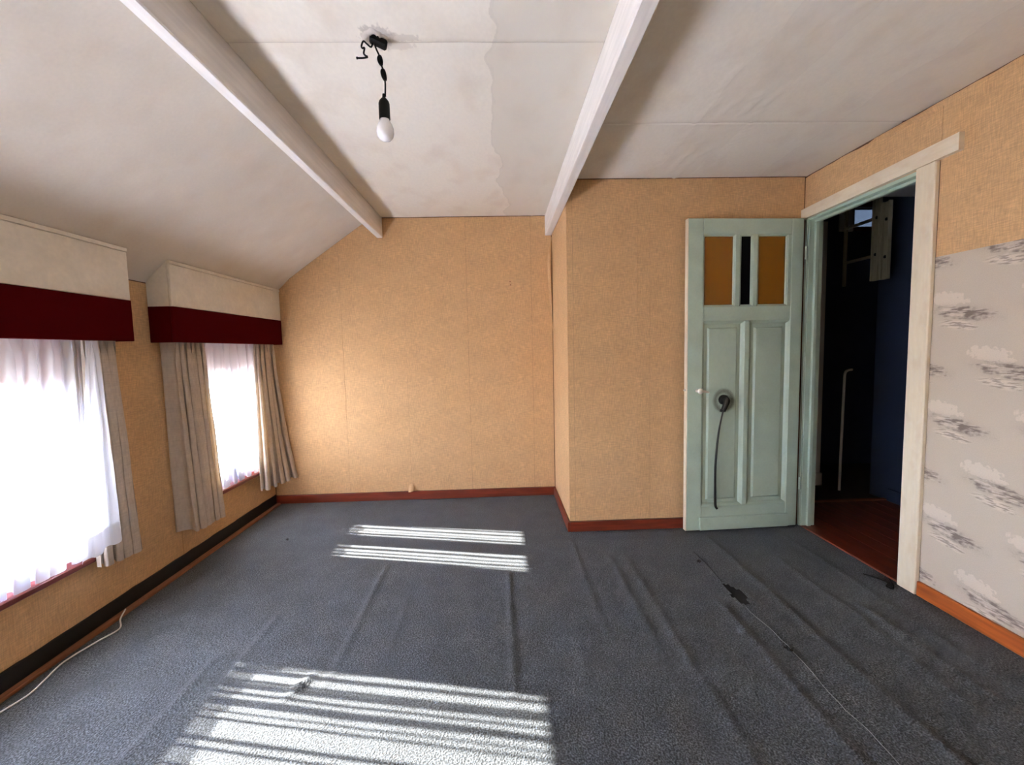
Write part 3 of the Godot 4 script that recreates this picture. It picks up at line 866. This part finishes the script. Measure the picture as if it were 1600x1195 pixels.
# ---- the dark landing behind the doorway
func hall() -> void:
	var s := func(called: String, lo: Vector3, hi: Vector3, m: Material, label: String, cat: String) -> void:
		var o := box(numbered(called), lo, hi, m, self, 0.0)
		tag(o, label, cat, "", "structure")
	var x1 := RIGHT + 0.096
	s.call("wall_hall_right", Vector3(3.0, -0.2, -3.35), Vector3(3.1, 3.4, -0.9), M.navy, "dark navy wall of the landing behind the doorway", "wall")
	s.call("wall_hall_near", Vector3(x1, -0.2, -1.0), Vector3(3.1, 3.4, -0.9), M.navy, "dark end wall of the landing nearest the viewer", "wall")
	s.call("wall_hall_return", Vector3(3.1, -0.2, -3.35), Vector3(3.9, 3.4, -3.25), M.navy, "navy corner wall of the stairwell past the landing", "wall")
	s.call("wall_hall_side", Vector3(3.9, -0.2, -4.2), Vector3(4.0, 3.4, -3.25), M.navy, "navy side wall of the stairwell", "wall")
	s.call("wall_hall_left", Vector3(RIGHT + 0.021, -0.2, -4.2), Vector3(x1, 3.4, -2.83), M.navy, "navy wall of the landing behind the chimney breast", "wall")
	s.call("ceiling_hall", Vector3(RIGHT + 0.0905, 2.24, -3.04), Vector3(3.1, 2.34, -0.9), M.hall_ceiling, "grey white ceiling of the landing", "ceiling")
	s.call("ceiling_stairwell", Vector3(1.9, 3.3, -4.3), Vector3(4.0, 3.4, -3.0), M.navy, "navy ceiling high over the stairwell", "ceiling")
	s.call("wall_hall_upper", Vector3(1.9, 2.34, -3.04), Vector3(3.1, 3.3, -2.94), M.navy, "navy upper wall over the landing ceiling", "wall")
	# far stairwell wall with a small window up high
	var far := base("wall_hall_far", "navy far wall of the stairwell", "wall", Vector3.ZERO, "structure")
	var wx := [3.50, 3.78]
	var wy := [2.34, 2.535]
	box("masonry", Vector3(1.9, -0.2, -4.3), Vector3(4.0, wy[0], -4.2), M.navy, far, 0.0)
	box("masonry", Vector3(1.9, wy[1], -4.3), Vector3(4.0, 3.4, -4.2), M.navy, far, 0.0)
	box("masonry", Vector3(1.9, wy[0], -4.3), Vector3(wx[0], wy[1], -4.2), M.navy, far, 0.0)
	box("masonry", Vector3(wx[1], wy[0], -4.3), Vector3(4.0, wy[1], -4.2), M.navy, far, 0.0)
	var w := base("window_3", "small blue-lit window high in the stairwell behind the ladder", "window", Vector3.ZERO, "structure")
	box("frame", Vector3(wx[0] - 0.02, wy[1], -4.2), Vector3(wx[1] + 0.02, wy[1] + 0.045, -4.17), M.maroon, w, 0.002)
	box("frame", Vector3(wx[0] - 0.02, wy[0] - 0.03, -4.2), Vector3(wx[1] + 0.02, wy[0], -4.17), M.maroon, w, 0.002)
	box("pane", Vector3(wx[0], wy[0], -4.252), Vector3(wx[1], wy[1], -4.248), mat("blue_pane", Color(0.05, 0.08, 0.16, 0.93), 0.05), w, 0.0)
	M.blue_pane.transparency = BaseMaterial3D.TRANSPARENCY_ALPHA
	var bd := base("wall_board", "pale upright boards beside the small stairwell window", "boards")
	for q in [[3.34, 3.405], [3.412, 3.475]]:
		box("board", Vector3(q[0], 2.30, -4.199), Vector3(q[1], 2.75, -4.18), M.hall_white, bd, 0.002)
	# white door post past the landing
	var p := base("wall_hall_post", "white wall end with a baseboard inside the doorway", "wall", Vector3.ZERO, "structure")
	box("wall_end", Vector3(x1, -0.009, -3.7), Vector3(2.775, 2.235, -3.6), M.hall_white, p, 0.003)
	box("baseboard", Vector3(x1, -0.009, -3.6), Vector3(2.785, 0.10, -3.588), M.hall_white, p, 0.002)
	# floor: red-brown boards up to a step strip, dark lino beyond
	var f := base("floor_hall", "dark red-brown plank floor of the landing", "floor", Vector3.ZERO, "structure")
	box("underfloor", Vector3(RIGHT + 0.004, -0.2, -4.3), Vector3(4.0, -0.022, -0.9), M.lino, f, 0.0)
	var x := x1
	while x < 2.99:
		box("plank", Vector3(x + 0.001, -0.022, -3.19), Vector3(minf(x + 0.108, 3.0), -0.006, -1.0), M.hall_floor, f, 0.002)
		x += 0.109
	box("step_strip", Vector3(x1, -0.022, -3.225), Vector3(3.0, 0.002, -3.191), M.batten, f, 0.003)
	box("lino", Vector3(x1, -0.022, -4.2), Vector3(3.9, -0.009, -3.226), M.lino, f, 0.0)
	var bb := box(numbered("baseboard_hall"), Vector3(2.986, -0.006, -3.18), Vector3(3.0, 0.09, -1.0), M.navy, self, 0.002)
	tag(bb, "navy painted baseboard of the landing wall", "baseboard", "", "structure")
	var tr := box(numbered("trim_4"), Vector3(2.974, -0.006, -3.03), Vector3(2.9855, 0.075, -2.985), M.hall_white, self, 0.002)
	tag(tr, "short white trim block at the foot of the navy wall", "trim", "", "structure")
	# loft ladder hanging from the hatch
	var l := base("loft_ladder", "beige metal loft ladder hanging in the dark stairwell", "ladder", Vector3(2.8, 1.675, -3.25))
	box("rail", Vector3(-0.012, 0, -0.20), Vector3(0.012, 1.62, -0.184), M.ladder, l, 0.002)
	for q in [[0.075, 0.132, 0.0], [0.138, 0.20, 0.014]]:
		var r := box("rail", Vector3(-0.010 + q[2], 0, q[0]), Vector3(0.004 + q[2], 0.55 if q[0] > 0.1 else 1.62, q[1]), M.ladder, l, 0.002)
		for e in [q[0], q[1] - 0.010]:
			box("flange", Vector3(-0.026 + q[2], 0, e), Vector3(-0.009 + q[2], 0.55 if q[0] > 0.1 else 1.62, e + 0.010), M.ladder, r, 0.002)
		for y in [0.19, 0.455]:
			var st := begin()
			lathe(st, [Vector2(0.0, 0.0), Vector2(0.011, 0.0), Vector2(0.011, 0.006), Vector2(0.0, 0.007)], Vector3(-0.010 + q[2], y - (0.03 if q[0] > 0.1 else 0.0), (q[0] + q[1]) / 2.0), Vector3.LEFT, 12)
			put(st, "bolt", M.black_plastic, r)
	for y in [0.185, 0.455, 0.725, 0.995, 1.265]:
		box("rung", Vector3(-0.012, y - 0.010, -0.186), Vector3(0.012, y + 0.010, 0.076), M.ladder, l, 0.003)
	# white pipe
	var st := begin()
	tube(st, [Vector3(2.827, -0.009, -3.45), Vector3(2.829, 0.25, -3.45), Vector3(2.834, 0.6, -3.45), Vector3(2.838, 0.90, -3.45), Vector3(2.843, 0.975, -3.45), Vector3(2.865, 0.997, -3.45), Vector3(2.90, 1.002, -3.45)], 0.010, 10, 5)
	var pipe := put(st, numbered("handrail_pipe"), M.hall_white, self)
	tag(pipe, "thin white bent pipe standing in the dark stairwell", "pipe")

# ---- windows, sills and pelmets
func window(k: int) -> void:
	var z0: float = [-1.925, -3.40, 0.10][k]
	var z1: float = [-0.36, -2.62, 1.25][k]
	var post: float = [-1.14, -3.005, 0.675][k]
	var near := k == 0
	var w := base("window_%d" % [1, 2, 4][k], ["nearer low casement window behind white net curtains", "farther low casement window behind white net curtains", "low casement window beside the viewer, out of the picture"][k], "window", Vector3(-2.0, 0, 0), "structure")
	var y0 := 0.325
	var y1 := 1.32
	var g0 := 0.482
	var g1 := 1.14
	box("bottom_rail", Vector3(-0.03, y0, z0), Vector3(0.03, g0, z1), M.maroon_wood, w, 0.004)
	box("top_rail", Vector3(-0.03, g1, z0), Vector3(0.03, y1, z1), M.maroon_wood, w, 0.004)
	box("stile", Vector3(-0.03, g0, z0), Vector3(0.03, g1, z0 + 0.035), M.maroon_wood, w, 0.004)
	box("stile", Vector3(-0.03, g0, z1 - 0.035), Vector3(0.03, g1, z1), M.maroon_wood, w, 0.004)
	box("mullion", Vector3(-0.03, g0, post - 0.06), Vector3(0.03, g1, post + 0.06), M.maroon_wood, w, 0.004)
	box("pane", Vector3(-0.003, g0, z0 + 0.035), Vector3(0.003, g1, post - 0.06), M.pane, w, 0.0)
	box("pane", Vector3(-0.003, g0, post + 0.06), Vector3(0.003, g1, z1 - 0.035), M.pane, w, 0.0)
	# maroon lining of the reveal
	box("reveal_board", Vector3(0.03, y0 + 0.03, z0), Vector3(0.1335, y1, z0 + 0.012), M.maroon_wood, w, 0.002)
	box("reveal_board", Vector3(0.03, y0 + 0.03, z1 - 0.012), Vector3(0.1335, y1, z1), M.maroon_wood, w, 0.002)
	if k == 1: box("casing_strip", Vector3(0.1345, 0.36, -2.62), Vector3(0.141, 1.305, -2.468), M.maroon, w, 0.002)
	var s := box(numbered("window_sill"), Vector3(-1.97, 0.326, z0 - (0.0 if near else 0.05)), Vector3(-1.822, 0.352, z1 + 0.03), M.sill, self, 0.004)
	tag(s, ["dark red wooden window sill under the nearer net curtain", "dark red wooden window sill under the farther net curtain", "dark red wooden window sill beside the viewer"][k], "sill", "window sills")
	# pelmet box hung from the slope
	var p0: float = [-2.130, BACK + 0.006, -0.05][k]
	var p1: float = [-0.10, -2.392, 1.39][k]
	var p := base("pelmet_box", ["cream pelmet box with dark red band over the nearer window", "cream pelmet box with dark red band in the far corner", "cream pelmet box with dark red band beside the viewer"][k], "pelmet", Vector3.ZERO, "", "pelmet boxes")
	box("front_board", Vector3(PELMET - 0.016, 1.503, p0), Vector3(PELMET, 1.728, p1), M.cream, p, 0.003)
	box("top_batten", Vector3(PELMET - 0.016, 1.729, p0), Vector3(PELMET + 0.004, 1.746, p1), M.cream, p, 0.002)
	box("band", Vector3(PELMET - 0.016, 1.310, p0), Vector3(PELMET + 0.003, 1.5025, p1), M.maroon, p, 0.003)
	for q in [p0, p1 - 0.016]:
		var st := begin()
		plate(st, PackedVector2Array([Vector2(LEFT + 0.001, 1.503), Vector2(PELMET - 0.0165, 1.503), Vector2(PELMET - 0.0165, 1.746), Vector2(LEFT + 0.001, 1.630)]), Vector3(0, 0, q), Vector3.RIGHT, Vector3.UP, Vector3.BACK, 0.016)
		put(st, "side_board", M.cream, p)
		box("side_band", Vector3(LEFT + 0.001, 1.310, q - (0.0 if q == p0 else -0.0)), Vector3(PELMET - 0.0165, 1.5025, q + 0.0185 if q != p0 else q + 0.016), M.maroon, p, 0.002)
	box("curtain_rail", Vector3(-1.81, 1.36, p0 + 0.017), Vector3(-1.79, 1.375, p1 - 0.017), M.hall_white, p, 0.003)

# one hanging cloth; edges given at top and bottom, from far to near
func cloth(called: String, m: Material, parent: Node, d: Dictionary, va := 0.0, vb := 1.0) -> MeshInstance3D:
	var n := FastNoiseLite.new()
	n.seed = d.seed
	n.frequency = 1.0
	var nu: int = d.get("nu", 200)
	var nv: int = 44 if vb - va > 0.5 else 10
	var st := begin()
	grid(st, nu, nv, func(i: int, j: int):
		var u := float(i) / nu
		var v := lerpf(va, vb, float(j) / nv)
		var uu: float = u + d.get("uneven", 0.05) * n.get_noise_2d(u * 3.0 * d.folds / 8.0, 4.0)
		var phase: float = TAU * d.folds * uu
		var amp: float = d.deep * (0.40 + 0.60 * smoothstep(0.0, 0.55, v)) * (0.75 + 0.6 * n.get_noise_2d(u * d.folds * 0.9, 11.0))
		var gather: float = d.deep * 0.28 * sin(phase * 2.6 + 1.0) * exp(-v * 16.0)
		var z: float = lerpf(lerpf(d.top[0], d.top[1], u), lerpf(d.foot[0], d.foot[1], u), pow(v, d.get("flare", 1.2)))
		z -= d.lap * (1.0 + 0.8 * n.get_noise_2d(u * d.folds * 0.7, 52.0)) * sin(2.0 * phase) * smoothstep(0.0, 0.12, v) + 0.006 * n.get_noise_2d(u * 5.0, v * 2.0 + 30.0)
		var x: float = d.x + amp * sin(phase + 0.5 * n.get_noise_2d(u * 4.0, v * 1.2)) + gather + lerpf(d.get("out0", 0.0), d.get("out1", 0.0), u) * v * v
		if d.has("back0"): x = lerpf(d.back0, x, smoothstep(0.0, 0.10, u))
		if d.has("back1"): x = lerpf(d.back1, x, smoothstep(1.0, 0.90, u))
		var y: float = lerpf(d.y1, lerpf(d.y0[0], d.y0[1], u), v) - (0.006 * sin(phase) if v > 0.99 else 0.0)
		return Vector3(x, y, z))
	return put(st, called, m, parent)

func curtains() -> void:
	# net curtains: the body lets half the light through, a doubled hem along the foot less
	var nets := [
		{"seed": 5, "x": -1.846, "top": [-2.01, -0.34], "foot": [-1.96, -0.34], "y1": 1.345, "y0": [0.358, 0.358], "folds": 20.0, "deep": 0.016, "lap": 0.0165, "nu": 900, "uneven": 0.035, "label": "white net curtain hanging over the nearer window"},
		{"seed": 8, "x": -1.846, "top": [-3.44, -2.56], "foot": [-3.44, -2.56], "y1": 1.345, "y0": [0.358, 0.358], "folds": 10.0, "deep": 0.016, "lap": 0.020, "nu": 480, "uneven": 0.035, "label": "white net curtain between the two drapes of the farther window"},
		{"seed": 12, "x": -1.757, "top": [-1.955, -1.90], "foot": [-1.99, -1.79], "y1": 1.308, "y0": [0.40, 0.375], "folds": 2.0, "deep": 0.006, "lap": 0.004, "nu": 90, "label": "loose white net curtain end hanging in front of the nearer beige drape"}]
	nets.append({"seed": 15, "x": -1.846, "top": [0.08, 1.27], "foot": [0.08, 1.27], "y1": 1.345, "y0": [0.358, 0.358], "folds": 12.0, "deep": 0.016, "lap": 0.026, "nu": 400, "label": "white net curtain over the window beside the viewer"})
	for d in nets:
		var o := base("net_curtain", d.label, "curtain", Vector3.ZERO, "", "white net curtains")
		cloth("netting", M.sheer, o, d, 0.0, 0.90)
		cloth("hem", M.sheer_hem, o, d, 0.90, 1.0)
	var drapes := [
		{"seed": 21, "x": -1.798, "top": [-2.104, -1.925], "foot": [-2.16, -1.905], "y1": 1.345, "y0": [0.285, 0.305], "folds": 5.0, "deep": 0.026, "lap": 0.012, "back0": -1.862, "label": "beige linen drape at the far side of the nearer window"},
		{"seed": 26, "x": -1.798, "top": [-2.70, -2.44], "foot": [-2.74, -2.44], "y1": 1.345, "y0": [0.215, 0.235], "folds": 6.0, "deep": 0.026, "lap": 0.012, "out0": 0.01, "out1": 0.03, "back1": -1.862, "label": "beige linen drape at the near side of the farther window"},
		{"seed": 33, "x": -1.800, "top": [-3.518, -3.255], "foot": [-3.546, -3.22], "y1": 1.345, "y0": [0.225, 0.215], "folds": 5.0, "deep": 0.025, "lap": 0.014, "out0": 0.105, "out1": 0.01, "label": "beige linen drape in the corner against the far wall"},
		{"seed": 39, "x": -1.798, "top": [-0.38, -0.14], "foot": [-0.42, -0.14], "y1": 1.345, "y0": [0.285, 0.295], "folds": 6.0, "deep": 0.026, "lap": 0.012, "label": "beige linen drape at the near side of the nearer window"}]
	for d in drapes:
		var o := base("curtain_drape", d.label, "curtain", Vector3.ZERO, "", "beige drapes")
		cloth("fabric", M.linen, o, d, 0.0, 0.94)
		cloth("hem", M.linen, o, d, 0.94, 1.0)

# ---- bare bulb on a knotted flex
func lamp() -> void:
	var l := base("pendant_lamp", "bare frosted bulb hanging from a black knotted flex", "lamp", Vector3(-0.38, TOP, -1.567))
	var st := begin()
	# crumbled plaster round the hole
	var lump := FastNoiseLite.new()
	lump.seed = 4
	lump.frequency = 14.0
	grid(st, 28, 6, func(i: int, j: int):
		var a := TAU * i / 28.0
		var r := lerpf(0.014, 0.046, j / 6.0) * (1.0 + 0.35 * lump.get_noise_2d(cos(a) * 0.1, sin(a) * 0.1))
		return Vector3(cos(a) * r - 0.012, 0.003 - 0.008 * sin(PI * j / 6.0) * (1.0 + lump.get_noise_2d(cos(a) * r * 8.0, sin(a) * r * 8.0)), sin(a) * r))
	put(st, "plaster_rim", M.plaster, l)
	st = begin()
	bx(st, Vector3(-0.028, -0.022, -0.018), Vector3(0.030, 0.002, 0.016), 0.006)
	var block := put(st, "connector_block", M.black_plastic, l)
	block.rotation = Vector3(0.1, 0.3, -0.28)
	st = begin()
	tube(st, [Vector3(-0.016, -0.01, 0.0), Vector3(-0.012, -0.03, 0.0), Vector3(-0.002, -0.054, 0.0), Vector3(0.002, -0.07, 0.0), Vector3(0.004, -0.085, 0.0), Vector3(0.009, -0.10, 0.0), Vector3(0.013, -0.125, 0.0), Vector3(0.015, -0.145, 0.0), Vector3(0.014, -0.17, 0.0), Vector3(0.013, -0.19, 0.0)], 0.0030, 8, 4)
	put(st, "flex", M.black_plastic, l)
	for q in [[Vector3(0.001, -0.071, 0.0), 0.014, 0.15], [Vector3(0.011, -0.118, 0.0), 0.017, 0.2]]:
		st = begin()
		var loop := []
		for k in 17:
			var a := TAU * k / 16.0
			loop.append(Vector3(cos(a) * 0.0055, sin(a) * q[1], sin(a * 2.0) * 0.002))
		tube(st, loop, 0.0042, 8, 2, false)
		var knot := put(st, "knot", M.black_plastic, l, q[0])
		knot.rotation = Vector3(0.0, 0.35, q[2])
	st = begin()
	tube(st, [Vector3(-0.02, -0.006, 0.0), Vector3(-0.026, -0.030, 0.004), Vector3(-0.040, -0.020, 0.004), Vector3(-0.052, -0.010, 0.002), Vector3(-0.060, -0.024, 0.0), Vector3(-0.056, -0.034, 0.004), Vector3(-0.050, -0.030, 0.0), Vector3(-0.054, -0.046, -0.002), Vector3(-0.048, -0.056, 0.002), Vector3(-0.040, -0.060, 0.0), Vector3(-0.058, -0.063, 0.0), Vector3(-0.075, -0.063, 0.0)], 0.0030, 7, 4)
	var wire := put(st, "loose_wire", M.black_plastic, l)
	st = begin()
	lathe(st, [Vector2(0.0, -0.003), Vector2(0.004, -0.002), Vector2(0.004, 0.003), Vector2(0.0, 0.004)], Vector3(-0.076, -0.063, 0.0), Vector3.LEFT, 10)
	put(st, "wire_end", M.black_plastic, wire)
	st = begin()
	lathe(st, [Vector2(0.0, 0.0), Vector2(0.0175, 0.0), Vector2(0.019, 0.002), Vector2(0.0185, 0.052), Vector2(0.016, 0.060), Vector2(0.010, 0.068), Vector2(0.0055, 0.072), Vector2(0.0045, 0.084), Vector2(0.002, 0.086)], Vector3(0.008, -0.265, 0.0), Vector3.UP, 28)
	put(st, "socket", M.black_plastic, l)
	st = begin()
	var prof := [Vector2(0.0, -0.073), Vector2(0.010, -0.0715), Vector2(0.0195, -0.067), Vector2(0.0265, -0.058), Vector2(0.0300, -0.045), Vector2(0.0292, -0.031), Vector2(0.0245, -0.018), Vector2(0.0185, -0.009), Vector2(0.0160, -0.003), Vector2(0.0145, 0.004)]
	lathe(st, prof, Vector3(0.008, -0.264, 0.0), Vector3.UP, 32)
	put(st, "bulb", M.bulb, l)

func small_things() -> void:
	# two nails left in the far wall
	for q in [[0.109, 1.779, "upper"], [0.112, 1.752, "lower"]]:
		var ns := begin()
		lathe(ns, [Vector2(0.0, 0.0), Vector2(0.002, 0.0), Vector2(0.002, 0.012), Vector2(0.005, 0.012), Vector2(0.004, 0.015), Vector2(0.0, 0.0155)], Vector3.ZERO, Vector3.BACK, 10)
		var nail := put(ns, numbered("nail"), M.batten, self, Vector3(q[0], q[1], BACK))
		tag(nail, q[2] + " of two small brown nails high in the far wall", "nail", "wall nails")
	# white cable along the skirting
	var st := begin()
	tube(st, [Vector3(-1.838, 0.018, -2.06), Vector3(-1.812, 0.006, -2.00), Vector3(-1.752, 0.006, -1.925), Vector3(-1.772, 0.006, -1.845), Vector3(-1.796, 0.006, -1.723), Vector3(-1.772, 0.006, -1.619), Vector3(-1.757, 0.006, -1.542), Vector3(-1.785, 0.006, -1.40), Vector3(-1.80, 0.006, -1.1), Vector3(-1.78, 0.006, -0.7)], 0.0032, 8, 6)
	var c := put(st, numbered("cable"), M.white_cable, self)
	tag(c, "thin white cable lying on the carpet along the window wall", "cable")
	st = begin()
	tube(st, [Vector3(1.90, 0.004, -2.14), Vector3(1.936, 0.004, -2.09), Vector3(1.945, 0.004, -2.045), Vector3(1.915, 0.004, -2.02), Vector3(1.925, 0.004, -1.995), Vector3(1.953, 0.004, -2.02), Vector3(1.968, 0.006, -2.05), Vector3(1.982, 0.008, -2.075)], 0.0035, 7, 5)
	var k := put(st, numbered("wire"), M.black_plastic, self)
	tag(k, "short black bent wire on the carpet at the foot of the door casing", "wire")
